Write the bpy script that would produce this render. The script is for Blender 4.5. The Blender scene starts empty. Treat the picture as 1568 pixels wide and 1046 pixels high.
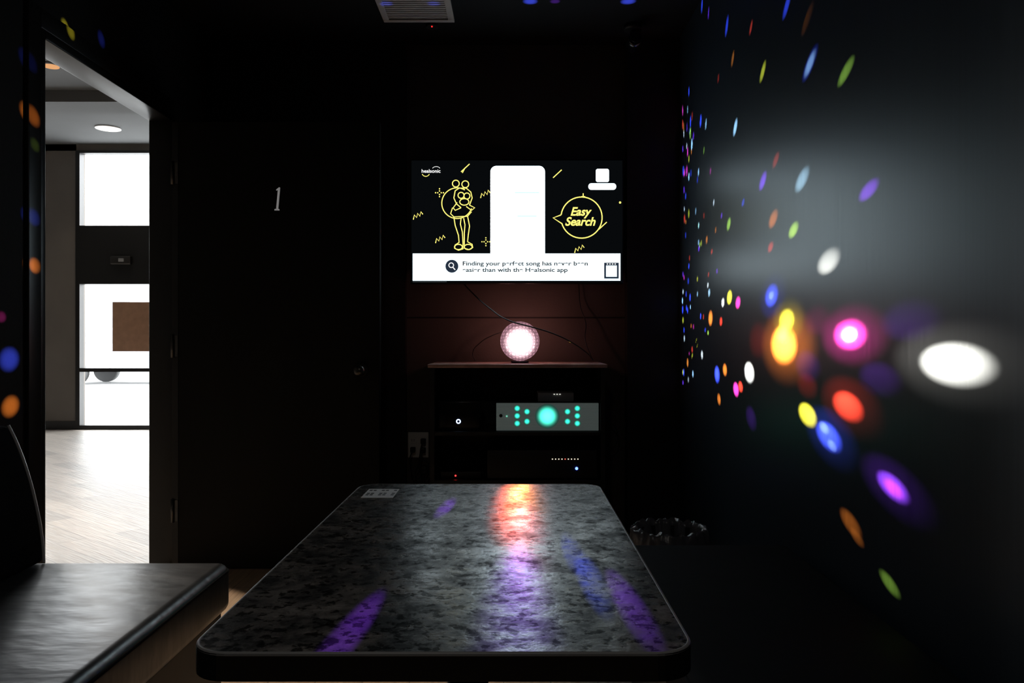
import bpy, bmesh, math, random
from mathutils import Vector, noise
random.seed(7)
scene = bpy.context.scene
scene.view_settings.view_transform = 'Standard'
COL = scene.collection

# ------------------------------------------------------------------ measures
CAM_Z = 1.09
F = 1220.0
XL, XLO = -1.64, -1.73      # left wall inner / outer face
XR = 0.874                  # right wall
YB = 4.30                   # back wall
ZC = 2.68                   # ceiling
BALL = Vector((0.03, 4.02, 1.083)); BR = 0.099
TT = 0.727                  # table top height

# ------------------------------------------------------------------ materials
def pmat(name, col, rough=0.5, metal=0.0, spec=0.5, var=None, bump=None, stretch=(1,1,1), rvar=0.0, coat=0.0, emis=None):
    m = bpy.data.materials.new(name); m.use_nodes = True
    nt = m.node_tree; b = nt.nodes['Principled BSDF']
    b.inputs['Base Color'].default_value = (*col, 1)
    b.inputs['Roughness'].default_value = rough
    b.inputs['Metallic'].default_value = metal
    b.inputs['Specular IOR Level'].default_value = spec
    b.inputs['Coat Weight'].default_value = coat
    if emis:
        b.inputs['Emission Color'].default_value = (*emis[:3], 1); b.inputs['Emission Strength'].default_value = emis[3]
    tc = nt.nodes.new('ShaderNodeTexCoord'); mp = nt.nodes.new('ShaderNodeMapping')
    mp.inputs['Scale'].default_value = stretch
    nt.links.new(tc.outputs['Object'], mp.inputs['Vector'])
    if var:
        n = nt.nodes.new('ShaderNodeTexNoise'); n.inputs['Scale'].default_value = var[0]
        n.inputs['Detail'].default_value = 5
        nt.links.new(mp.outputs[0], n.inputs['Vector'])
        r = nt.nodes.new('ShaderNodeValToRGB')
        a = var[1]
        r.color_ramp.elements[0].position = 0.3; r.color_ramp.elements[1].position = 0.7
        r.color_ramp.elements[0].color = (*[c*(1-a) for c in col], 1)
        r.color_ramp.elements[1].color = (*[min(1, c*(1+a)) for c in col], 1)
        nt.links.new(n.outputs['Fac'], r.inputs['Fac'])
        nt.links.new(r.outputs['Color'], b.inputs['Base Color'])
        if rvar:
            mr = nt.nodes.new('ShaderNodeMapRange')
            mr.inputs['To Min'].default_value = rough-rvar; mr.inputs['To Max'].default_value = rough+rvar
            mr.inputs['From Min'].default_value = .3; mr.inputs['From Max'].default_value = .7
            nt.links.new(n.outputs['Fac'], mr.inputs['Value'])
            nt.links.new(mr.outputs[0], b.inputs['Roughness'])
    if bump:
        n2 = nt.nodes.new('ShaderNodeTexNoise'); n2.inputs['Scale'].default_value = bump[0]
        n2.inputs['Detail'].default_value = 4 if len(bump) < 4 else bump[3]
        nt.links.new(mp.outputs[0], n2.inputs['Vector'])
        bp = nt.nodes.new('ShaderNodeBump'); bp.inputs['Strength'].default_value = bump[1]
        bp.inputs['Distance'].default_value = 0.01 if len(bump) < 3 else bump[2]
        nt.links.new(n2.outputs['Fac'], bp.inputs['Height'])
        nt.links.new(bp.outputs[0], b.inputs['Normal'])
    return m

def emat(name, col, s):
    m = bpy.data.materials.new(name); m.use_nodes = True
    nt = m.node_tree; nt.nodes.clear()
    o = nt.nodes.new('ShaderNodeOutputMaterial'); e = nt.nodes.new('ShaderNodeEmission')
    e.inputs['Color'].default_value = (*col, 1); e.inputs['Strength'].default_value = s
    nt.links.new(e.outputs[0], o.inputs[0]); return m

def glowmat(name, col, s_mid, s_edge, edge_col):
    """LED disc with its glow on the panel painted as an outward fade"""
    m = emat(name, col, 1); nt = m.node_tree
    e = [n for n in nt.nodes if n.type == 'EMISSION'][0]
    tc = nt.nodes.new('ShaderNodeTexCoord')
    fl = nt.nodes.new('ShaderNodeVectorMath'); fl.operation = 'MULTIPLY'; fl.inputs[1].default_value = (1, 1, 0)
    nt.links.new(tc.outputs['Generated'], fl.inputs[0])
    ln = nt.nodes.new('ShaderNodeVectorMath'); ln.operation = 'DISTANCE'
    ln.inputs[1].default_value = (.5, .5, 0)
    nt.links.new(fl.outputs[0], ln.inputs[0])
    mr = nt.nodes.new('ShaderNodeMapRange'); mr.interpolation_type = 'SMOOTHERSTEP'
    mr.inputs['From Min'].default_value = 0.5; mr.inputs['From Max'].default_value = 0.0
    mr.inputs['To Min'].default_value = 0; mr.inputs['To Max'].default_value = 1
    nt.links.new(ln.outputs['Value'], mr.inputs['Value'])
    mx = nt.nodes.new('ShaderNodeMix'); mx.data_type = 'RGBA'
    mx.inputs['A'].default_value = (*[c*s_edge for c in edge_col], 1); mx.inputs['B'].default_value = (*[c*s_mid for c in col], 1)
    mx.clamp_result = False
    nt.links.new(mr.outputs[0], mx.inputs['Factor'])
    nt.links.new(mx.outputs['Result'], e.inputs['Color']); return m

def wood(name, c1, c2, rough, rot=0):
    m = pmat(name, c1, rough); nt = m.node_tree; b = nt.nodes['Principled BSDF']
    tc = nt.nodes.new('ShaderNodeTexCoord'); mp = nt.nodes.new('ShaderNodeMapping')
    mp.inputs['Rotation'].default_value = (0, 0, rot)
    nt.links.new(tc.outputs['Object'], mp.inputs['Vector'])
    br = nt.nodes.new('ShaderNodeTexBrick')
    br.inputs['Scale'].default_value = 1; br.inputs['Brick Width'].default_value = 1.2
    br.inputs['Row Height'].default_value = .15; br.inputs['Mortar Size'].default_value = .002
    br.inputs['Color1'].default_value = (*c1, 1); br.inputs['Color2'].default_value = (*c2, 1)
    br.inputs['Mortar'].default_value = (*[c*.4 for c in c1], 1)
    nt.links.new(mp.outputs[0], br.inputs['Vector'])
    mp2 = nt.nodes.new('ShaderNodeMapping'); mp2.inputs['Scale'].default_value = (1.5, 25, 1)
    nt.links.new(mp.outputs[0], mp2.inputs['Vector'])
    n = nt.nodes.new('ShaderNodeTexNoise'); n.inputs['Scale'].default_value = 3; n.inputs['Detail'].default_value = 6
    nt.links.new(mp2.outputs[0], n.inputs['Vector'])
    mr = nt.nodes.new('ShaderNodeMapRange'); mr.inputs['To Min'].default_value = .5; mr.inputs['To Max'].default_value = 1.4
    nt.links.new(n.outputs['Fac'], mr.inputs['Value'])
    vm = nt.nodes.new('ShaderNodeVectorMath'); vm.operation = 'SCALE'
    nt.links.new(br.outputs['Color'], vm.inputs[0]); nt.links.new(mr.outputs[0], vm.inputs['Scale'])
    nt.links.new(vm.outputs[0], b.inputs['Base Color'])
    bp = nt.nodes.new('ShaderNodeBump'); bp.inputs['Strength'].default_value = .5; bp.inputs['Distance'].default_value = .008
    nt.links.new(n.outputs['Fac'], bp.inputs['Height']); nt.links.new(bp.outputs[0], b.inputs['Normal'])
    return m

WR = .38
M = {}
M['wall_right'] = pmat('satin_blue_black_wall', (.018, .027, .040), WR, spec=.62, var=(1, .22), bump=(1, .035, .002), stretch=(1, 90, 1.2), rvar=.02)
M['wall_left'] = pmat('left_wall_paint', (.010, .009, .009), .7, spec=.2, var=(3, .2), bump=(60, .1))
M['wall_back'] = pmat('brown_wall_paint', (.070, .053, .046), .65, spec=.3, var=(2.5, .15), bump=(80, .1))
M['wall_dark'] = pmat('dark_wall_paint', (.014, .012, .012), .7, spec=.3, var=(3, .2))
M['ceiling'] = pmat('black_ceiling_paint', (.006, .006, .007), .8, spec=.2, var=(3, .2))
M['black'] = pmat('black_laminate', (.010, .010, .010), .45, var=(20, .2))
M['blackg'] = pmat('black_gloss_plastic', (.010, .010, .011), .2, var=(20, .1))
M['cabtop'] = pmat('cabinet_top_laminate', (.50, .30, .26), .25, var=(20, .2))
M['edge_shade'] = pmat('painted_edge_shade', (.002, .002, .002), .9, spec=.05)  # near-black colour stands in for shade on the door edge
M['door'] = pmat('door_black_paint', (.009, .009, .008), .7, spec=.2, var=(4, .2), bump=(30, .08), stretch=(1, 1, .2))
M['frame'] = pmat('door_frame_paint', (.013, .012, .011), .36, spec=.4, var=(5, .2))
M['leather'] = pmat('black_leather', (.015, .015, .016), .36, spec=1.0, var=(8, .3), bump=(6, .34, .012, 3), stretch=(1, 2.2, 1), rvar=.05)
M['leather_dull'] = pmat('black_leather_shade', (.003, .003, .004), .8, spec=.08, var=(8, .3), bump=(7, .2, .01))  # same leather with bench shade put into a darker, duller colour
M['piping'] = pmat('grey_piping', (.6, .6, .6), .3)
M['silver'] = pmat('brushed_aluminium_glow', (.30, .34, .33), .45, metal=.2, var=(3, .1), stretch=(1, 1, 60), emis=(.80, 1, .95, .045))  # weak emission stands in for LED light spilling over the panel
M['grey'] = pmat('grey_plastic', (.25, .25, .25), .5, var=(5, .1))
M['vent'] = pmat('vent_white_metal', (.40, .37, .35), .6, var=(5, .05))
M['white'] = pmat('white_plastic', (.80, .77, .74), .4, var=(5, .03))
M['num'] = pmat('number_white_glow', (.8, .8, .78), .4, emis=(1, 1, 1, .14))  # glow added to make the number read bright in the dark
M['metal'] = pmat('dark_metal', (.09, .085, .08), .3, metal=.9)
M['cable'] = pmat('cable_rubber', (.005, .005, .005), .5)
M['lobwall'] = pmat('lobby_taupe_paint', (.15, .132, .115), .7, var=(2, .08), bump=(60, .05))
M['lobceil'] = pmat('lobby_ceiling_paint', (.14, .145, .15), .8, var=(2, .06))
M['winframe'] = pmat('window_frame_black', (.012, .012, .012), .35)
M['card'] = pmat('cardboard', (.38, .21, .13), .8, var=(15, .1))
M['floor'] = wood('room_wood_floor', (.58, .40, .26), (.48, .32, .20), .4, math.pi/2)
M['lobfloor'] = wood('lobby_wood_floor', (.36, .32, .28), (.22, .195, .17), .36, math.radians(40))
M['liner'] = pmat('bin_liner_plastic', (.10, .10, .11), .3, bump=(40, .3))
M['bin'] = pmat('bin_plastic', (.012, .012, .012), .4)
M['ext'] = pmat('exterior_concrete', (.50, .50, .49), .9, var=(2, .1))
M['extw'] = pmat('exterior_render', (.75, .74, .72), .9, var=(2, .05))
M['extdark'] = pmat('exterior_glass', (.10, .11, .12), .3)
M['car'] = pmat('car_paint', (.16, .17, .19), .4)
M['tyre'] = pmat('tyre_rubber', (.06, .06, .06), .8)
M['yel'] = emat('screen_yellow', (1, .88, .20), 1.25)
M['scrw'] = emat('screen_white', (.70, .89, 1.0), 5.5)
M['scrb'] = emat('screen_banner_white', (.76, .92, 1.0), 3.0)
M['scrw2'] = emat('screen_white_small', (1, 1, 1), 1.2)
M['scrk'] = emat('screen_black', (.02, .025, .03), .12)
M['scrg'] = emat('screen_grey_text', (.10, .12, .13), .3)
M['scrd'] = emat('screen_dark_icon', (.02, .03, .05), 1)
M['scrp'] = emat('screen_pale_blue', (.55, .85, .95), 1.1)

def stone():
    m = pmat('speckled_grey_laminate', (.06, .06, .06), .27); nt = m.node_tree; b = nt.nodes['Principled BSDF']
    tc = nt.nodes.new('ShaderNodeTexCoord')
    n = nt.nodes.new('ShaderNodeTexNoise'); n.inputs['Scale'].default_value = 17; n.inputs['Detail'].default_value = 9; n.inputs['Roughness'].default_value = .74
    nt.links.new(tc.outputs['Object'], n.inputs['Vector'])
    r = nt.nodes.new('ShaderNodeValToRGB')
    for p, c in ((.40, .012), (.47, .045), (.53, .10), (.62, .19)):
        el = r.color_ramp.elements.new(p); el.color = (c*1.05, c*.97, c*.91, 1)
    r.color_ramp.elements[0].color = (.005, .005, .005, 1); r.color_ramp.elements[-1].color = (.28, .27, .26, 1)
    nt.links.new(n.outputs['Fac'], r.inputs['Fac'])
    n2 = nt.nodes.new('ShaderNodeTexNoise'); n2.inputs['Scale'].default_value = 75; n2.inputs['Detail'].default_value = 3
    nt.links.new(tc.outputs['Object'], n2.inputs['Vector'])
    r2 = nt.nodes.new('ShaderNodeValToRGB'); r2.color_ramp.elements[0].position = .39; r2.color_ramp.elements[1].position = .47
    r2.color_ramp.elements[0].color = (.15, .15, .15, 1)
    nt.links.new(n2.outputs['Fac'], r2.inputs['Fac'])
    mx = nt.nodes.new('ShaderNodeMix'); mx.data_type = 'RGBA'; mx.blend_type = 'MULTIPLY'; mx.inputs['Factor'].default_value = 1
    nt.links.new(r.outputs[0], mx.inputs['A']); nt.links.new(r2.outputs[0], mx.inputs['B'])
    nt.links.new(mx.outputs['Result'], b.inputs['Base Color'])
    mr = nt.nodes.new('ShaderNodeMapRange'); mr.inputs['From Min'].default_value = .38; mr.inputs['From Max'].default_value = .62
    mr.inputs['To Min'].default_value = .36; mr.inputs['To Max'].default_value = .20
    nt.links.new(n.outputs['Fac'], mr.inputs['Value']); nt.links.new(mr.outputs[0], b.inputs['Roughness'])
    # the dark mineral flecks are less polished than the light grains
    ms = nt.nodes.new('ShaderNodeMapRange'); ms.inputs['From Min'].default_value = .42; ms.inputs['From Max'].default_value = .58
    ms.inputs['To Min'].default_value = .08; ms.inputs['To Max'].default_value = .40
    nt.links.new(n.outputs['Fac'], ms.inputs['Value'])
    mm = nt.nodes.new('ShaderNodeMath'); mm.operation = 'MULTIPLY'
    nt.links.new(ms.outputs[0], mm.inputs[0]); nt.links.new(r2.outputs[0], mm.inputs[1])
    nt.links.new(mm.outputs[0], b.inputs['Specular IOR Level'])
    bp = nt.nodes.new('ShaderNodeBump'); bp.inputs['Strength'].default_value = .22; bp.inputs['Distance'].default_value = .002
    nt.links.new(n2.outputs['Fac'], bp.inputs['Height']); nt.links.new(bp.outputs[0], b.inputs['Normal'])
    return m
M['stone'] = stone()

# ------------------------------------------------------------------ geometry helpers
def group(name):
    e = bpy.data.objects.new(name, None); e.empty_display_size = .1; COL.objects.link(e); return e
def finish(o, mat, parent=None):
    if mat: o.data.materials.append(mat)
    COL.objects.link(o)
    if parent: o.parent = parent
    return o
def box(name, x0, x1, y0, y1, z0, z1, mat, parent=None, bevel=0, seg=3):
    c = Vector(((x0+x1)/2, (y0+y1)/2, (z0+z1)/2)); h = ((x1-x0)/2, (y1-y0)/2, (z1-z0)/2)
    me = bpy.data.meshes.new(name); bm = bmesh.new(); bmesh.ops.create_cube(bm, size=2)
    for v in bm.verts: v.co = Vector((v.co.x*h[0], v.co.y*h[1], v.co.z*h[2]))
    if bevel:
        bmesh.ops.bevel(bm, geom=bm.edges[:], offset=bevel, segments=seg, profile=.5, affect='EDGES')
        for f in bm.faces: f.smooth = True
    bm.to_mesh(me); bm.free()
    o = bpy.data.objects.new(name, me); o.location = c
    return finish(o, mat, parent)
def cyl(name, loc, r, depth, mat, axis='Z', parent=None, seg=32, r2=None, smooth=True):
    me = bpy.data.meshes.new(name); bm = bmesh.new()
    bmesh.ops.create_cone(bm, cap_ends=True, segments=seg, radius1=r, radius2=r if r2 is None else r2, depth=depth)
    for f in bm.faces: f.smooth = smooth and len(f.verts) == 4
    bm.to_mesh(me); bm.free()
    o = bpy.data.objects.new(name, me); o.location = loc
    if axis == 'Y': o.rotation_euler = (math.pi/2, 0, 0)
    if axis == 'X': o.rotation_euler = (0, math.pi/2, 0)
    return finish(o, mat, parent)
def tube(name, paths, r, mat, parent=None, cyclic=False, smooth=False, flat=False):
    cu = bpy.data.curves.new(name, 'CURVE'); cu.dimensions = '3D'; cu.bevel_depth = r; cu.bevel_resolution = 2
    cu.use_fill_caps = True
    for it in paths:
        pts, cyc = it if isinstance(it, tuple) else (it, cyclic)
        if smooth:
            s = cu.splines.new('BEZIER'); s.bezier_points.add(len(pts)-1)
            for bpnt, p in zip(s.bezier_points, pts):
                bpnt.co = p; bpnt.handle_left_type = bpnt.handle_right_type = 'AUTO'
        else:
            s = cu.splines.new('POLY'); s.points.add(len(pts)-1)
            for q, p in zip(s.points, pts): q.co = (*p, 1)
        s.use_cyclic_u = cyc
    o = bpy.data.objects.new(name, cu); return finish(o, mat, parent)
def poly(name, pts, mat, parent=None, thick=None):
    me = bpy.data.meshes.new(name); bm = bmesh.new()
    vs = [bm.verts.new(p) for p in pts]; f = bm.faces.new(vs)
    if thick:
        ex = bmesh.ops.extrude_face_region(bm, geom=[f])
        bmesh.ops.translate(bm, verts=[v for v in ex['geom'] if isinstance(v, bmesh.types.BMVert)], vec=Vector(thick))
    bmesh.ops.recalc_face_normals(bm, faces=bm.faces)
    bm.to_mesh(me); bm.free()
    o = bpy.data.objects.new(name, me); return finish(o, mat, parent)
def text(name, body, loc, size, mat, parent=None, shear=0, offset=0, align='CENTER', sx=1, space=1):
    cu = bpy.data.curves.new(name, 'FONT'); cu.body = body; cu.size = size; cu.shear = shear; cu.offset = offset
    cu.align_x = align; cu.align_y = 'CENTER'; cu.extrude = .0004; cu.space_line = space
    o = bpy.data.objects.new(name, cu); o.location = loc; o.rotation_euler = (math.pi/2, 0, 0); o.scale = (sx, 1, 1)
    return finish(o, mat, parent)

# ------------------------------------------------------------------ room shell
box('floor', XL, XR+.1, -1.0, YB+.1, -.1, 0, M['floor'])
box('ceiling', XL, XR+.1, -1.0, YB+.1, ZC, ZC+.1, M['ceiling'])
box('wall_right', XR, XR+.1, -1.0, YB+.1, 0, ZC, M['wall_right'])
box('wall_back', XL, XR, YB, YB+.1, 0, ZC, M['wall_back'])
box('wall_rear', XL, XR, -1.1, -1.0, 0, ZC, M['wall_dark'])
box('trim_1', XL, -.578, 4.235, YB, 0, ZC, M['wall_dark'])
box('trim_2', .598, XR, 4.20, YB, 0, ZC, M['wall_dark'])
box('trim_5', -.578, .598, YB-.006, YB, 1.205, 1.211, M['wall_dark'])
D0, D1, DH = 2.77, 3.80, 2.134
wl = group('wall_left')
box('wall_segment_near', XLO, XL, -1.1, D0-.03, 0, 3.47, M['wall_left'], wl)
box('wall_segment_far', XLO, XL, D1+.03, YB+.1, 0, 3.47, M['wall_left'], wl)
box('wall_segment_over', XLO, XL, D0-.03, D1+.03, DH+.03, 3.47, M['wall_left'], wl)
fr = group('trim_3')
box('jamb_near', XLO-.012, XL+.012, D0-.03, D0, 0, DH+.03, M['frame'], fr, bevel=.004)
box('jamb_far', XLO-.012, XL+.012, D1, D1+.03, 0, DH+.03, M['frame'], fr, bevel=.004)
box('jamb_head', XLO-.012, XL+.012, D0, D1, DH, DH+.03, M['frame'], fr, bevel=.004)
box('casing_near', XL, XL+.014, D0-.10, D0-.03, 0, DH+.10, M['frame'], fr, bevel=.003)
box('casing_head', XL, XL+.014, D0-.03, D1+.06, DH+.03, DH+.10, M['frame'], fr, bevel=.003)
box('casing_far', XL, XL+.014, D1+.03, D1+.09, 0, DH+.03, M['frame'], fr, bevel=.003)
box('baseboard_right', XR-.012, XR, -1, 4.2, 0, .09, M['wall_dark'])
box('baseboard_left', XL, XL+.012, -1, D0-.10, 0, .09, M['wall_dark'])
box('baseboard_back', -.578, .598, YB-.012, YB, 0, .09, M['wall_dark'])

dr = group('door_1')
DX0, DX1 = XL+.016, -.640
box('door_leaf', DX0, DX1, D1-.018, D1+.026, .008, 2.125, M['door'], dr)
box('edge_shade_strip', DX1, DX1+.002, D1-.017, D1+.025, .009, 2.124, M['edge_shade'], dr)  # added black strip, covers the door edge where the screen lights it
box('edge_strip', DX0+.001, DX0+.03, D1-.0205, D1-.017, .01, 2.12, M['frame'], dr)
for k, z in enumerate((1.88, 1.06, .28)):
    cyl('hinge_%d' % (k+1), (DX0+.006, D1-.028, z), .008, .11, M['metal'], parent=dr)
    box('hinge_plate_%d' % (k+1), DX0+.006, DX0+.03, D1-.024, D1-.018, z-.05, z+.05, M['metal'], dr)
nx, nz = (424-787)/F*3.78, CAM_Z+198/F*3.78
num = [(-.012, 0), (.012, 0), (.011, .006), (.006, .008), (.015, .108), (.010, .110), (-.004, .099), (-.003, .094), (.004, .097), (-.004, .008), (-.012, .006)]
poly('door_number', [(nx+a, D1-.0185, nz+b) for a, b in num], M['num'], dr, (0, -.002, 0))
cyl('knob_rose', (-.725, D1-.023, .945), .032, .012, M['metal'], 'Y', dr)
cyl('knob_neck', (-.725, D1-.045, .945), .011, .05, M['metal'], 'Y', dr)
me = bpy.data.meshes.new('knob'); bm = bmesh.new(); bmesh.ops.create_uvsphere(bm, u_segments=24, v_segments=14, radius=.027)
for f in bm.faces: f.smooth = True
bm.to_mesh(me); bm.free(); kb = bpy.data.objects.new('knob', me); kb.location = (-.725, D1-.075, .945); kb.scale = (1, .75, 1); finish(kb, M['metal'], dr)

# ------------------------------------------------------------------ lobby beyond the doorway
LY, LZ = 9.7, 3.47
LX = -9.0
box('lobby_floor', LX, XL, 1.0, LY+.3, -.1, -.001, M['lobfloor'])
box('lobby_ceiling', LX, XLO, 1.0, LY+.2, LZ, LZ+.1, M['lobceil'])
box('wall_lobby_side', LX-.1, LX, 1.0, LY+.2, 0, LZ, M['lobwall'])
box('wall_lobby_near', LX, XLO, .9, 1.0, 0, LZ, M['lobwall'])
box('wall_lobby_right', XLO, XL, YB+.1, LY+.2, 0, LZ, M['lobwall'])
box('trim_4', LX, XLO, 7.6, 8.0, 3.36, LZ, M['lobceil'])
wf = group('wall_lobby_front')
box('pier_mid', -6.1, -5.33, LY, LY+.2, 0, LZ, M['lobwall'], wf)
box('pier_left', LX, -8.6, LY, LY+.2, 0, LZ, M['lobwall'], wf)
box('pier_right', -3.1, XLO, LY, LY+.2, 0, LZ, M['lobwall'], wf)
box('head', -8.6, -3.1, LY, LY+.2, 3.39, LZ, M['lobwall'], wf)
box('baseboard_lobby', -6.1, -5.33, LY-.015, LY, 0, .1, M['winframe'])
def window(name, x0, x1, band):
    w = group(name); t = .05
    box('stile_left', x0, x0+t, LY-.02, LY+.08, 0, 3.39, M['winframe'], w)
    box('stile_right', x1-t, x1, LY-.02, LY+.08, 0, 3.39, M['winframe'], w)
    box('rail_top', x0+t, x1-t, LY-.02, LY+.08, 3.36, 3.39, M['winframe'], w)
    box('rail_bottom', x0+t, x1-t, LY-.02, LY+.08, 0, .05, M['winframe'], w)
    box('rail_mid', x0+t, x1-t, LY-.02, LY+.08, .70, .745, M['winframe'], w)
    if band:
        box('header_panel', x0+t, x1-t, LY-.04, LY+.10, 1.765, 2.475, M['winframe'], w)
        box('closer_box', -4.87, -4.63, LY-.10, LY-.04, 2.0, 2.10, M['metal'], w, bevel=.01)
        box('latch_box', -4.76, -4.70, LY-.12, LY-.10, 2.03, 2.07, M['grey'], w)
window('window_1', -5.33, -3.1, True)
window('window_added', -8.6, -6.1, False)  # unseen window, added to bring more daylight in
box('cardboard_sheet', -4.85, -4.30, LY-.08, LY-.045, .95, 1.545, M['card'], bevel=.004)
for i, (x, y) in enumerate(((-4.56, 8.95), (-4.01, 6.9), (-2.9, 4.6))):  # last one is unseen, added to light the floor through the doorway
    l = group('recessed_downlight')
    r_ = .135 if i != 1 else .09
    cyl('trim_ring', (x, y, LZ-.006), r_, .012, M['white'] if i != 1 else M['lobceil'], parent=l)
    cyl('lens', (x, y, LZ-.014), r_*.72, .006, emat('downlight_lens', (1, .9, .75) if i == 0 else (1, .50, .22), 3.0 if i != 1 else .8), parent=l)
    la = bpy.data.lights.new('lamp', 'SPOT'); la.energy = (25, 20, 650)[i]; la.color = (1, .86, .70); la.spot_size = math.radians(120); la.spot_blend = .6; la.shadow_soft_size = .09
    lo = bpy.data.objects.new('lamp', la); lo.location = (x, y, LZ-.03); lo.parent = l; COL.objects.link(lo)

# exterior
box('exterior_ground', -40, 30, LY+.2, 50, -.25, -.1, M['ext'])
eb = group('exterior_building')
box('facade', -30, 12, 34, 36, -.1, 7, M['extw'], eb)
for i in range(9):
    box('shop_window_%d' % (i+1), -28+i*4.3, -25+i*4.3, 33.9, 34, .6, 3, M['extdark'], eb)
car = group('parked_car')
prof = [(-2.2, .35), (-2.25, .75), (-2.1, .95), (-1.35, 1.05), (-.75, 1.45), (.75, 1.48), (1.45, 1.05), (2.15, .92), (2.25, .6), (2.2, .35)]
cx, cy = -10.2, 21
poly('body', [(cx+a, cy, b-.05) for a, b in prof], M['car'], car, (0, 1.75, 0))
poly('side_glass', [(cx+a, cy-.01, b) for a, b in ((-1.15, 1.0), (-.68, 1.34), (.68, 1.36), (1.2, 1.0))], M['extdark'], car)
for a in (-1.4, 1.4):
    for b in (.05, 1.7):
        cyl('wheel', (cx+a, cy+b, .23), .33, .22, M['tyre'], 'Y', car)
for nm, x0, x1 in (('window_portal_a', -5.33, -3.1), ('window_portal_b', -8.6, -6.1)):
    la = bpy.data.lights.new(nm, 'AREA'); la.shape = 'RECTANGLE'; la.size = x1-x0; la.size_y = 3.39
    la.cycles.is_portal = True
    lo = bpy.data.objects.new(nm, la); lo.location = ((x0+x1)/2, LY+.15, 1.69); lo.rotation_euler = (-math.pi/2, 0, 0); COL.objects.link(lo)
w = bpy.data.worlds.new('overcast_sky'); scene.world = w; w.use_nodes = True
w.node_tree.nodes['Background'].inputs[0].default_value = (.93, .97, 1, 1)
w.node_tree.nodes['Background'].inputs[1].default_value = 11.0

# ------------------------------------------------------------------ dining table
tb = group('table')
def rrect(x0, x1, y0, y1, r, z, n=8):
    pts = []
    for cx, cy, a0 in ((x1-r, y1-r, 0), (x0+r, y1-r, 90), (x0+r, y0+r, 180), (x1-r, y0+r, 270)):
        for i in range(n+1):
            a = math.radians(a0+90*i/n); pts.append((cx+r*math.cos(a), cy+r*math.sin(a), z))
    return pts
TX0, TX1, TY0, TY1 = -.385, .215, .925, 2.01
top = poly('table_top', rrect(TX0+.004, TX1-.004, TY0+.004, TY1-.004, .045, TT-.0005), M['stone'], tb, (0, 0, -.006))
edge = poly('edge_band', rrect(TX0, TX1, TY0, TY1, .048, TT-.002), M['blackg'], tb, (0, 0, -.032))
tube('edge_lip', [[Vector(p) for p in rrect(TX0+.003, TX1-.003, TY0+.003, TY1-.003, .046, TT-.0035)]], .0035, M['grey'], tb, cyclic=True)
tcx, tcy = (TX0+TX1)/2, (TY0+TY1)/2
cyl('pedestal', (tcx, tcy, .36), .038, .66, M['black'], parent=tb)
cyl('mount_plate', (tcx, tcy, TT-.04), .15, .012, M['black'], parent=tb)
box('foot_x', tcx-.24, tcx+.24, tcy-.035, tcy+.035, 0, .03, M['black'], tb, bevel=.008)
box('foot_y', tcx-.035, tcx+.035, tcy-.38, tcy+.38, 0, .03, M['black'], tb, bevel=.008)
st = group('menu_sticker')
box('label', -.352, -.278, 1.83, 1.935, TT-.0003, TT+.0006, pmat('label_paper', (.85, .85, .85), .6), st)
for r in range(5):
    for c in range(7):
        if (r*7+c*3+r*c) % 3 != 0:
            box('mark', -.347+c*.0098, -.340+c*.0098, 1.838+r*.018, 1.850+r*.018, TT+.0006, TT+.0009, M['black'], st)

# ------------------------------------------------------------------ benches
def bench(name, x0, x1, y0, y1, lm):
    b = group(name)
    box('base', x0+.03, x1-.02, y0+.03, y1-.03, 0, .31, M['black'], b)
    c = box('seat_cushion', x0, x1, y0, y1, .312, .452, lm, b, bevel=.03, seg=5)
    tube('seat_piping', [[Vector((p[0], p[1], .43)) for p in rrect(x0+.001, x1-.001, y0+.001, y1-.001, .032, 0)]], .004, M['leather_dull'], b, cyclic=True)
    return b
bl = bench('leather_bench', XL+.01, -.815, .35, 2.30, M['leather'])
profp = [(XL+.012, .455), (-1.345, .455), (-1.350, .52), (-1.368, .62), (-1.395, .72), (-1.425, .80), (-1.447, .845), (XL+.012, .85)]
me_o = poly('backrest', [(a, .36, b) for a, b in profp], M['leather_dull'], bl, (0, 1.92, 0))
bv = me_o.modifiers.new('b', 'BEVEL'); bv.width = .012; bv.segments = 3; bv.limit_method = 'ANGLE'
tube('backrest_piping', [[Vector((a+.001, 2.278, b)) for a, b in profp[1:7]]], .004, M['piping'], bl, smooth=True)
bench('leather_bench', .335, XR-.015, .35, 2.50, M['leather_dull'])

# ------------------------------------------------------------------ waste bin with crumpled liner
wb = group('waste_bin')
bcx, bcy = .53, 2.72
def lathe(name, prof, mat, parent, seg=64, jit=0, seed=0):
    me = bpy.data.meshes.new(name); bm = bmesh.new(); rows = []
    for j, (r, z) in enumerate(prof):
        row = []
        for i in range(seg):
            a = 2*math.pi*i/seg
            n = noise.noise(Vector((math.cos(a)*5+seed, math.sin(a)*5, j*.6)))*jit
            n2 = noise.noise(Vector((math.cos(a)*7, math.sin(a)*7+seed, j*.8+9)))*jit
            row.append(bm.verts.new((bcx+(r+n)*math.cos(a), bcy+(r+n)*math.sin(a), z+n2)))
        rows.append(row)
    for a, b in zip(rows, rows[1:]):
        for i in range(seg):
            bm.faces.new((a[i], a[(i+1) % seg], b[(i+1) % seg], b[i]))
    for f in bm.faces: f.smooth = True
    bm.to_mesh(me); bm.free(); return finish(bpy.data.objects.new(name, me), mat, parent)
lathe('bucket', [(.001, .002), (.095, .002), (.118, .425), (.122, .43), (.115, .43), (.092, .01), (.001, .01)], M['bin'], wb)
lathe('liner', [(.105, .30), (.109, .38), (.112, .435), (.118, .452), (.127, .448), (.131, .42), (.133, .38), (.134, .34)], M['liner'], wb, 160, .014, 3)

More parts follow.
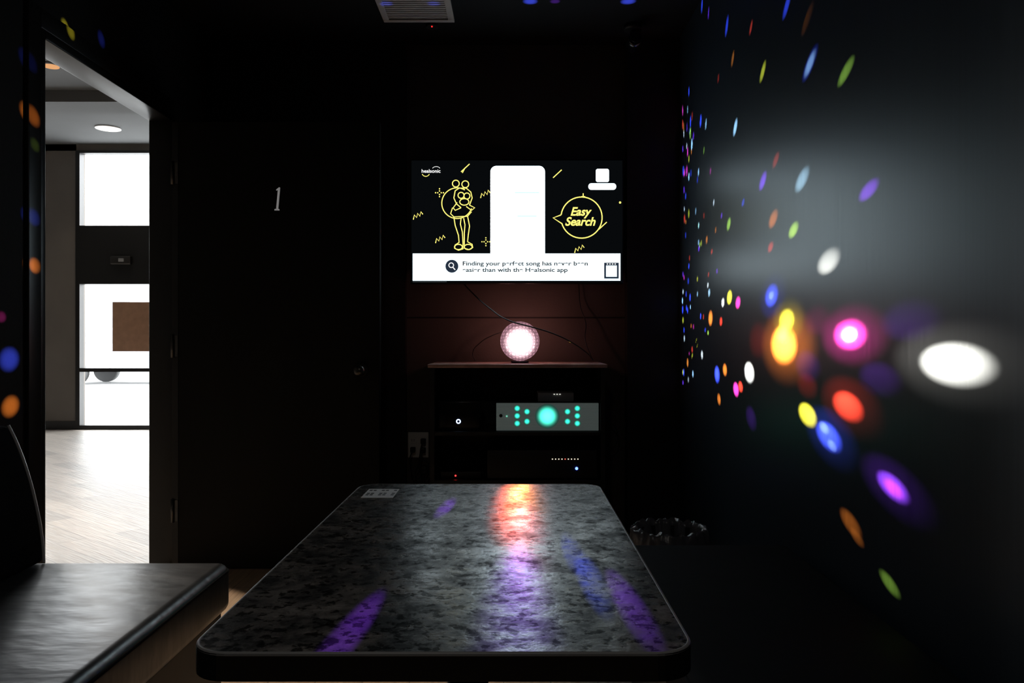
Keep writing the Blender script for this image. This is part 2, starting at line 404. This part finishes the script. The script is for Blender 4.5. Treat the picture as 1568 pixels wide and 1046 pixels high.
# ------------------------------------------------------------------ media cabinet
cb = group('media_cabinet')
CX0, CX1, CY0, CY1 = -.405, .440, 3.85, 4.285
CT = .972
box('top_board', CX0-.012, CX1+.012, CY0-.01, CY1, CT-.018, CT, M['cabtop'], cb, bevel=.004)
box('side_left', CX0, CX0+.02, CY0, CY1, 0, CT-.018, M['black'], cb)
box('side_right', CX1-.02, CX1, CY0, CY1, 0, CT-.018, M['black'], cb)
box('back_panel', CX0+.02, CX1-.02, CY1-.01, CY1, .02, CT-.018, M['black'], cb)
for i, z in enumerate((.06, .40, .635)):
    box('shelf_%d' % (i+1), CX0+.02, CX1-.02, CY0+.005, CY1-.01, z-.009, z+.009, M['black'], cb)

SZ = .644
am = group('amplifier')
box('chassis', -.084, .410, 3.885, 4.20, SZ+.006, .780, M['black'], am)
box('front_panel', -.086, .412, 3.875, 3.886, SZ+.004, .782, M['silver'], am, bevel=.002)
for x in (-.06, .386):
    for y in (3.93, 4.15): cyl('foot', (x, y, SZ+.003), .012, .006, M['black'], parent=am)
def au(u): return (u-787)/F*3.875
def av(v): return CAM_Z-(v-520)/F*3.875
gl = glowmat('led_teal', (.04, 1, .68), 1.9, .055, (.5, 1, .8))
glc = glowmat('led_teal_meter', (.08, 1, .70), 3.0, .055, (.4, 1, .8))
for u, v in ((792, 625), (792, 636.5), (792, 648), (807, 630), (807, 645), (869, 630), (869, 645), (884, 625), (884, 636.5), (884, 648)):
    cyl('led', (au(u), 3.8735, av(v)), .0175, .002, gl, 'Y', am)
cyl('meter_lamp', (au(838), 3.8735, av(637)), .060, .002, glc, 'Y', am, seg=48)
cyl('knob_small', (au(767), 3.869, av(636)), .008, .014, M['metal'], 'Y', am)
cyl('jack', (au(776), 3.872, av(637)), .004, .008, emat('led_dim', (.3, 1, .7), .6), 'Y', am)

bx = group('set_top_box')
box('case', .118, .296, 3.94, 4.08, .783, .828, M['grey'], bx, bevel=.003)
for k in range(3): box('indicator_%d' % k, .196+k*.014, .203+k*.014, 3.937, 3.941, .819, .822, emat('ind_white', (1, 1, .9), .9), bx)

pc = group('mini_computer')
box('case', -.37, -.165, 3.90, 4.10, SZ+.001, .79, M['blackg'], pc, bevel=.006)
tube('power_ring', [[Vector(((702-787)/F*3.9+.009*math.cos(a), 3.898, CAM_Z-125/F*3.9+.009*math.sin(a))) for a in [i*math.pi/10 for i in range(20)]]], .0028, emat('led_blue_white', (.45, .6, 1), 3), pc, cyclic=True)

rc = group('karaoke_receiver')
box('chassis', -.13, .405, 3.88, 4.18, .412, .552, M['black'], rc, bevel=.003)
for x in (-.10, .37): cyl('foot', (x, 3.95, .4105), .012, .004, M['black'], parent=rc)
for k in range(9):
    box('indicator_%d' % k, .185+k*.0155, .190+k*.0155, 3.877, 3.881, .507, .511, emat('ind', (1, .15, .1) if k in (4,) else (1, .85, .6), 1.6), rc)
cyl('standby_lamp', ((883-787)/F*3.88, 3.879, CAM_Z-197/F*3.88), .007, .006, emat('led_blue', (.08, .15, 1), 6), 'Y', rc)
ps = group('power_strip')
box('case', -.36, -.16, 3.90, 3.96, .4095, .445, M['black'], ps, bevel=.004)
cyl('red_lamp', (-.286, 3.899, .425), .004, .004, emat('led_red', (1, .03, .03), 4), 'Y', ps)

ol = group('wall_outlet')
box('plate', -.571, -.460, YB-.008, YB, .455, .592, M['white'], ol, bevel=.003)
for i, x in enumerate((-.544, -.487)):
    for z in (.548, .498):
        box('socket', x-.016, x+.016, YB-.010, YB-.007, z-.017, z+.017, M['white'], ol, bevel=.001)
        for d in (-.006, .006): box('slot', x+d-.001, x+d+.001, YB-.0108, YB-.0098, z-.006, z+.008, M['black'], ol)
pl = group('power_cord')
for i, (x, z) in enumerate(((-.542, .500), (-.487, .546), (-.487, .498))):
    box('plug_%d' % i, x-.013, x+.013, YB-.045, YB-.0112, z-.014, z+.014, M['cable'], pl, bevel=.004)
    tube('lead_%d' % i, [[(x, YB-.045, z), (x-.01, YB-.07, z-.05), (x+.03-.03*i, YB-.06, z-.15), (x+.06, YB-.07, z-.05-.05*i), (x+.02, YB-.05, z-.25), (x+.04, YB-.05, .02)]], .0035, M['cable'], pl, smooth=True)

# ------------------------------------------------------------------ television
tv = group('television')
K = 4.2/F
def S(u, v, d=0): return Vector(((u-787)*K, 4.2-d, CAM_Z-(v-520)*K))
a = S(628.5, 434.5); b = S(955, 243.5)
box('case', a.x, b.x, 4.203, 4.25, a.z, b.z, M['blackg'], tv, bevel=.004)
box('wall_mount', -.2, .22, 4.25, YB, 1.5, 1.9, M['black'], tv)
def srect(nm, u0, v0, u1, v1, mat, d, r=0):
    p, q = S(u0, v1, d), S(u1, v0, d)
    if not r: pts = [(p.x, p.y, p.z), (q.x, p.y, p.z), (q.x, p.y, q.z), (p.x, p.y, q.z)]
    else:
        pts = [(x, p.y, z) for x, z, _ in [(t[0], t[1], 0) for t in rrect(p.x, q.x, p.z, q.z, r*K, 0)]]
    return poly(nm, pts, mat, tv, (0, .0004, 0))
srect('screen', 630, 245.5, 953, 432, M['scrk'], -.0005)
srect('banner', 632, 388, 950, 429.5, M['scrb'], .0015)
srect('phone_shape', 751, 254, 834.5, 300, M['scrw'], .0015, 9)
srect('phone_shape_lower', 751, 270, 834.5, 388, M['scrw'], .0020)
for i, (u0, v0, u1) in enumerate(((788, 294, 826), (792, 330, 822))): srect('phone_line_%d' % i, u0, v0, u1, v0+1.6, M['scrp'], .003)
srect('code_patch', 912.5, 258.5, 932.5, 278.5, M['scrw'], .0015, 3)
srect('code_caption', 901, 280.5, 943.5, 290.5, M['scrb'], .0015, 4.5)
srect('code_frame', 925, 402, 947.5, 426.5, M['scrd'], .0025)
srect('code_white', 928, 406.5, 944.5, 423.5, M['scrb'], .0033)
for k in range(4): srect('code_bits_%d' % k, 929+k*4, 403.2, 931+k*4, 405, M['scrw2'], .0033)
srect('banner_tag', 632, 429.8, 684, 432, M['scrg'], .0015)
def circ(u, v, r, n=28, a0=0, a1=360, ry=None):
    ry = ry or r
    return [S(u+r*math.cos(math.radians(a0+(a1-a0)*i/n)), v+ry*math.sin(math.radians(a0+(a1-a0)*i/n)), .002) for i in range(n+(0 if a1-a0 == 360 else 1))]
def L(*p): return [S(x, y, .002) for x, y in p]
tube('mascot_outline', [
    (circ(700, 311, 23.5, 36, 20, 300), False), (circ(698, 281, 5.2), True), (circ(712.5, 282, 5.2), True),
    (circ(706, 299, 4.6), True), (circ(715, 300, 4.6), True), (circ(711, 309, 7, ry=5), True), (L((697, 292), (703, 288), (714, 288), (721, 294), (723, 303), (719, 314)), False),
    (L((697, 292), (695, 303), (699, 312), (706, 318)), False),
    (L((719, 314), (727, 318), (722, 322), (714, 316)), False), (L((706, 318), (697, 322), (694, 318), (700, 310)), False),
    (L((693, 318), (690, 327), (695, 332), (716, 331), (722, 324)), False),
    (L((695, 332), (697, 345), (702, 360), (703, 371), (697, 375), (696, 380), (702, 383), (709, 381), (709, 371), (708, 355), (705, 343), (706, 334)), False),
    (L((716, 331), (719, 346), (717, 360), (716, 370), (723, 374), (724, 379), (718, 382), (711, 380), (711, 371), (711, 357), (712, 344), (710, 334)), False),
    (circ(702, 378, 6, ry=4), True), (circ(717, 378, 6, ry=4), True)], .0026, M['yel'], tv)
tube('speech_bubble_outline', [(circ(890.5, 333, 31.5, 40, -172, 164), False), (L((859, 329), (847, 333.5), (860, 342)), False)], .0030, M['yel'], tv)
def zig(u, v): return L((u-7, v+6), (u-5.5, v-1), (u-2, v+3), (u-.5, v-3.5), (u+3, v+1), (u+4.5, v-6), (u+7.5, v-2))
def dots(u, v, s=6): return [(circ(u+dx*s, v+dy*s, .35, 6), True) for dx, dy in ((-1, 0), (-.45, 0), (.45, 0), (1, 0), (0, -1), (0, -.45), (0, .45), (0, 1))]
tube('doodles', [(zig(640, 330), False), (zig(743, 297), False), (zig(674, 366), False), (zig(887, 381), False),
    (L((706, 263), (719, 251)), False), (L((847, 272), (860, 260)), False), (L((917, 351), (929, 340)), False),
    (L((708, 264.5), (712, 257)), False), (circ(949.5, 310, 1), True), (L((890, 301), (896, 301)), False), (L((893, 296), (893, 302)), False)] + dots(673, 295) + dots(744, 370), .0026, M['yel'], tv)
tube('logo_smile', [circ(652, 264, 6, 10, 25, 155, ry=6)], .0018, M['yel'], tv)
tube('logo_arc', [circ(668, 259, 6, 10, 200, 340, ry=4)], .0012, M['scrw2'], tv)
text('logo_text', 'healsonic', S(660, 262, .002), .026, M['scrw2'], tv, offset=.0003, sx=1.05)
text('bubble_text', 'Easy\nSearch', S(888, 332, .002), .062, M['yel'], tv, shear=.3, offset=.0016, sx=.95, space=.85)
text('banner_text', 'Finding your perfect song has never been\neasier than with the Healsonic app', S(708, 408.5, .004), .0310, M['scrg'], tv, align='LEFT', sx=1.28, space=1.08, offset=.0009)
def disc(nm, u, v, r, mat, d): return poly(nm, [(p.x, 4.2-d, p.z) for p in circ(u, v, r)], mat, tv, (0, .0004, 0))
disc('search_disc', 692, 407.5, 10, M['scrd'], .003)
tube('search_lens', [(circ(691, 406, 3.6), True)], .0022, M['scrw2'], tv).location.y = -.002
tube('search_handle', [L((693.5, 409), (697, 413))], .0026, M['scrw2'], tv).location.y = -.002

# ------------------------------------------------------------------ hanging cables
hc = group('signal_cable')
def P(u, v, y): return ((u-787)/F*y, y, CAM_Z-(v-520)/F*y)
tube('lead_main', [[P(708, 432, 4.27), P(722, 447, 4.24), P(750, 472, 4.1), P(780, 491, 3.95), P(812, 500, 3.90), P(845, 510, 3.92), P(875, 524, 3.96), P(898, 540, 4.0), P(908, 551, 4.05)]], .0035, M['cable'], hc, smooth=True)
tube('lead_right', [[P(886, 432, 4.28), P(889, 470, 4.27), P(897, 495, 4.25), P(896, 520, 4.22), P(906, 548, 4.2)]], .0028, M['cable'], hc, smooth=True)
tube('lead_left', [[P(728, 553, 4.2), P(724, 540, 4.2), P(735, 525, 4.18), P(755, 513, 4.15), P(770, 508, 4.12)]], .0025, M['cable'], hc, smooth=True)
tube('lead_side', [[P(928, 640, 4.2), P(945, 660, 4.2), P(940, 685, 4.2), P(928, 690, 4.2)]], .0028, M['cable'], hc, smooth=True)

# ------------------------------------------------------------------ ceiling fittings
vt = group('ceiling_vent')
vx0, vx1, vy0, vy1 = -.645, -.295, 3.60, 3.955
for nm, a in (('frame_a', (vx0, vx1, vy0, vy0+.03)), ('frame_b', (vx0, vx1, vy1-.03, vy1)), ('frame_c', (vx0, vx0+.03, vy0+.03, vy1-.03)), ('frame_d', (vx1-.03, vx1, vy0+.03, vy1-.03))):
    box(nm, *a, ZC-.016, ZC, M['vent'], vt, bevel=.002)
for k in range(13):
    box('louvre_%d' % k, vx0+.03, vx1-.03, vy0+.035+k*.022, vy0+.049+k*.022, ZC-.012, ZC-.002, M['vent'], vt)
sc = group('security_camera')
cyl('bracket', (.60, 4.02, ZC-.015), .045, .03, M['black'], parent=sc)
cyl('arm', (.60, 4.02, ZC-.05), .014, .06, M['black'], parent=sc)
cyl('body', (.60, 3.99, ZC-.10), .033, .11, M['blackg'], 'Y', sc)
cyl('lens', (.60, 3.932, ZC-.10), .022, .006, M['blackg'], 'Y', sc)
sd = group('motion_sensor')
cyl('housing', (-.412, 4.02, ZC-.008), .03, .016, M['black'], parent=sd)
cyl('red_lamp', (-.412, 4.0, ZC-.018), .004, .004, emat('led_red2', (1, .02, .02), 1.5), parent=sd)
cl = group('added_fill_lamp')  # unseen fill lamp, added overhead to lift the dark room
cyl('trim_ring', (-.3, .1, ZC-.005), .10, .010, M['black'], parent=cl)
la = bpy.data.lights.new('lamp', 'AREA'); la.shape = 'DISK'; la.size = .16; la.energy = 3.5; la.color = (1, .93, .85)
lo = bpy.data.objects.new('lamp', la); lo.location = (-.3, .1, ZC-.012); lo.parent = cl; COL.objects.link(lo)

# ------------------------------------------------------------------ disco ball lamp
db = group('disco_ball_lamp')
me = bpy.data.meshes.new('ball'); bm = bmesh.new(); bmesh.ops.create_icosphere(bm, subdivisions=5, radius=BR)
for f in bm.faces: f.smooth = True
bm.to_mesh(me); bm.free()
m = emat('disco_ball_glow', (1, .5, .6), 1); nt = m.node_tree
e = [n for n in nt.nodes if n.type == 'EMISSION'][0]
tc = nt.nodes.new('ShaderNodeTexCoord')
dp = nt.nodes.new('ShaderNodeVectorMath'); dp.operation = 'DOT_PRODUCT'; dp.inputs[1].default_value = (0, -.985/BR, -.10/BR)
nt.links.new(tc.outputs['Object'], dp.inputs[0])
st_ = nt.nodes.new('ShaderNodeMapRange'); st_.inputs['From Min'].default_value = .50; st_.inputs['From Max'].default_value = 1.0
st_.inputs['To Min'].default_value = .52; st_.inputs['To Max'].default_value = 4.0; st_.interpolation_type = 'SMOOTHSTEP'
nt.links.new(dp.outputs['Value'], st_.inputs['Value'])
vo = nt.nodes.new('ShaderNodeTexVoronoi'); vo.feature = 'DISTANCE_TO_EDGE'; vo.inputs['Scale'].default_value = 60; vo.inputs['Randomness'].default_value = .25
nt.links.new(tc.outputs['Object'], vo.inputs['Vector'])
ve = nt.nodes.new('ShaderNodeMapRange'); ve.inputs['From Max'].default_value = .3; ve.inputs['To Min'].default_value = .4; ve.inputs['To Max'].default_value = 1.25
nt.links.new(vo.outputs['Distance'], ve.inputs['Value'])
mu = nt.nodes.new('ShaderNodeMath'); mu.operation = 'MULTIPLY'
nt.links.new(st_.outputs[0], mu.inputs[0]); nt.links.new(ve.outputs[0], mu.inputs[1]); nt.links.new(mu.outputs[0], e.inputs['Strength'])
cr = nt.nodes.new('ShaderNodeValToRGB'); cr.color_ramp.elements[0].color = (.85, .42, .52, 1); cr.color_ramp.elements[1].color = (1, .75, .78, 1)
cr.color_ramp.elements[0].position = .45; cr.color_ramp.elements[1].position = .98
nt.links.new(dp.outputs['Value'], cr.inputs['Fac']); nt.links.new(cr.outputs[0], e.inputs['Color'])
bo = bpy.data.objects.new('ball', me); bo.location = BALL; finish(bo, m, db)
cyl('stand_ring', (BALL.x, BALL.y, CT+.006), .045, .012, M['blackg'], parent=db)
for k, (dx, dz) in enumerate(((-.9, .25), (.9, .25), (-.5, .8), (.5, .8))):
    la = bpy.data.lights.new('side_led', 'POINT'); la.energy = .32; la.color = (1, .42, .36); la.shadow_soft_size = .012
    d = Vector((dx, .45, dz)).normalized()
    lo = bpy.data.objects.new('side_led', la); lo.location = BALL+d*(BR+.015); lo.parent = db; COL.objects.link(lo)

PAL = dict(w=(1, 1, .92), c=(.55, .85, 1), b=(.06, .10, 1), v=(.30, .06, 1), m=(1, .05, .45), r=(1, .06, .03), o=(1, .25, .03), y=(.95, .85, .05), g=(.55, .9, .1), p=(1, .25, .6))
CAM = Vector((0, 0, CAM_Z))
def reflectance(T, N, rough, alb):
    """GGX + diffuse response, used to balance the LED powers"""
    l = (BALL-T).normalized(); v = (CAM-T).normalized(); h = (l+v).normalized()
    a2 = rough**4; nh = N.dot(h); nl = max(.02, N.dot(l)); nv = max(.02, N.dot(v))
    D_ = a2/(math.pi*((nh*nh*(a2-1)+1)**2)); Fr = .04+.96*(1-v.dot(h))**5
    k = rough*rough/2; G = nl/(nl*(1-k)+k)*nv/(nv*(1-k)+k)
    return alb/math.pi+D_*Fr*G/(4*nl*nv)
SURF = dict(R=((-1, 0, 0), WR, .030), L=((1, 0, 0), .7, .010), C=((0, 0, -1), .8, .007), T=((0, 0, 1), .28, .06))
nb = [0]
def beam(T, col, half, lum, plane, blend):
    N, rough, alb = SURF[plane]; N = Vector(N)
    d = (T-BALL).normalized(); P0 = BALL+d*(BR+.006)
    dist = (T-P0).length; cos = max(.05, abs(d.dot(N)))
    l = bpy.data.lights.new('beam', 'SPOT'); l.color = PAL[col]
    l.energy = lum*4*math.pi*dist**2/(reflectance(T, N, rough, alb)*cos)
    l.spot_size = max(math.radians(1.0), 2*half); l.spot_blend = blend; l.shadow_soft_size = .002
    o = bpy.data.objects.new('beam', l); o.location = P0; o.rotation_euler = d.to_track_quat('-Z', 'Y').to_euler()
    o.parent = db; COL.objects.link(o); nb[0] += 1
def ray_to(u, v, plane):
    d = Vector(((u-787)/F, 1, -(v-520)/F))
    if plane == 'R': t = XR/d.x
    if plane == 'L': t = XL/d.x
    if plane == 'C': t = (ZC-CAM_Z)/d.z
    if plane == 'T': t = (TT-CAM_Z)/d.z
    return CAM+d*t, t
def spot(u, v, col, r, lum, plane='R', halo=0):
    T, t = ray_to(u, v, plane)
    half = math.atan(r*t/F/(T-BALL).length)
    if plane == 'T': half = r
    beam(T, col, half*(1.35 if lum < 1 else 1.5), lum, plane, 1.0)
    if halo: beam(T, col, half*3.0, lum*halo, plane, 1.0)

for s in [
  (1198,528,'o',24,5.5,'R',.05),(1204,490,'y',14,2.0,'R',.06),(1197,512,'y',12,2.5),(1300,512,'m',19,3.6,'R',.05),(1300,512,'w',10,2.2),(1460,558,'w',27,1.6,'R',.02),
  (1297,622,'r',18,1.5,'R',.025),(1236,635,'y',14,1.5),(1268,668,'b',17,1.3,'R',.04),(1262,655,'c',8,.35),(1274,682,'c',7,.25),(1366,745,'v',17,.9,'R',.03),(1368,748,'m',11,.45),
  (1302,800,'o',14,.16),(1312,822,'o',9,.10),(1362,893,'g',11,.15),(1268,400,'w',17,.55),(1181,452,'b',14,1.0,'R',.05),(1181,452,'c',6,.3),(1147,570,'w',13,2.2),
  (1228,275,'c',13,.40),(1240,98,'c',10,.30),(1240,98,'b',13,.15),(1295,110,'g',11,.25),(1237,30,'o',11,.22),(1168,110,'y',8,.5),(1113,40,'b',7,.5),(1205,8,'b',9,.4),
  (1150,42,'r',5,.4),(1122,90,'o',6,.3),(1075,8,'b',5,.6),(1126,195,'c',7,1.0),(1081,190,'c',5,.6),(1055,140,'b',4,.8),(1188,245,'r',8,.22),
  (1168,277,'v',10,.6),(1150,305,'r',7,.2),(1184,335,'o',11,.38),(1215,352,'g',10,.55),(1330,291,'v',12,.42),(1116,343,'g',8,.6),(1138,310,'b',5,.4),
  (1093,310,'w',4,.6),(1070,345,'c',4,.8),(1180,378,'r',7,.3),(1090,385,'r',4,.6),(1050,300,'b',4,.7),(1055,243,'y',4,.6),(1062,208,'v',4,.6),
  (1117,455,'y',9,1.8),(1107,463,'w',6,1.2),(1130,463,'m',8,1.5),(1086,448,'c',6,.8),(1088,487,'o',10,1.6),(1104,492,'r',6,1.0),(1098,573,'b',11,1.6),
  (1110,566,'o',8,1.2),(1127,596,'m',9,2.0),(1134,592,'r',7,1.5),(1067,525,'y',6,1.0),(1075,543,'w',6,1.0),(1048,518,'w',5,.8),(1068,450,'c',4,.7),
  (1053,475,'b',5,.9),(1047,570,'b',5,1.0),(1101,611,'o',8,.8),(1053,555,'o',6,1.1),(1046,490,'y',5,.9),(1046,420,'v',4,.7),(1068,427,'y',4,.7),
  (1054,430,'b',5,.6),(1056,395,'r',4,.6),(1046,586,'v',4,.9),(1048,320,'w',3,.8),(1058,265,'b',4,.5),(1068,275,'b',4,.4),(1062,500,'m',4,.6),(1080,505,'b',4,.5),
  (1096,352,'o',4,.4),(1074,372,'y',4,.5),(1098,415,'v',4,.4),(1060,535,'r',5,.9),(1085,420,'r',4,.4),(1105,330,'v',4,.4),(1085,20,'v',4,.4),(1100,120,'r',4,.2),
  (1235,560,'v',22,.045),(1345,580,'v',24,.045),(1390,490,'v',30,.04),(1160,520,'r',26,.04),(1250,490,'m',22,.04),(1235,590,'r',18,.05),(1150,640,'v',16,.04),
  (1060,178,'r',4,.4),(1052,195,'v',4,.4),(1088,262,'m',4,.35),(1078,230,'g',4,.35),(1050,360,'b',4,.5),(1078,330,'r',4,.4),
  ]: spot(*s)
for k in range(50):
    spot(1045+random.random()**1.6*40, 120+random.random()**.8*470, random.choice('wbvmroygcb'), 3+random.random()*2.5, .4+random.random()*.8)
for s in [(100,42,'y',9,.25),(155,60,'b',9,.07),(222,70,'r',8,.07),(41,173,'o',13,.35),(44,218,'g',9,.05),(42,330,'b',12,.12),(44,405,'o',11,.28),
          (38,90,'b',12,.04),(14,550,'b',17,.45),(16,622,'o',15,.55),(2,485,'m',8,.12)]:
    spot(*s, plane='L')
for s in [(590,1,'b',9,.02),(663,1,'b',9,.02),(812,2,'b',10,.9),(850,2,'v',7,.2),(962,2,'b',10,.8)]: spot(*s, plane='C')
D = math.radians
for s in [(683,775,'v',D(.35),.20),(797,766,'o',D(1.3),3.2),(778,772,'r',D(.9),2.4),(806,822,'p',D(1.0),.40),(905,885,'b',D(.35),.15),(965,925,'v',D(.35),.13),(528,975,'v',D(.35),.12),(790,985,'v',D(1.0),.12),(878,845,'b',D(.35),.10)]:
    spot(*s, plane='T')

# ------------------------------------------------------------------ camera
cam = bpy.data.cameras.new('camera'); cam.lens = 28; cam.sensor_width = 36; cam.shift_x = -.0019; cam.shift_y = -.0017
cam.clip_start = .02; cam.clip_end = 200
co = bpy.data.objects.new('camera', cam); co.location = (0, 0, CAM_Z); co.rotation_euler = (math.pi/2, 0, 0)
COL.objects.link(co); scene.camera = co
print('beams', nb[0])
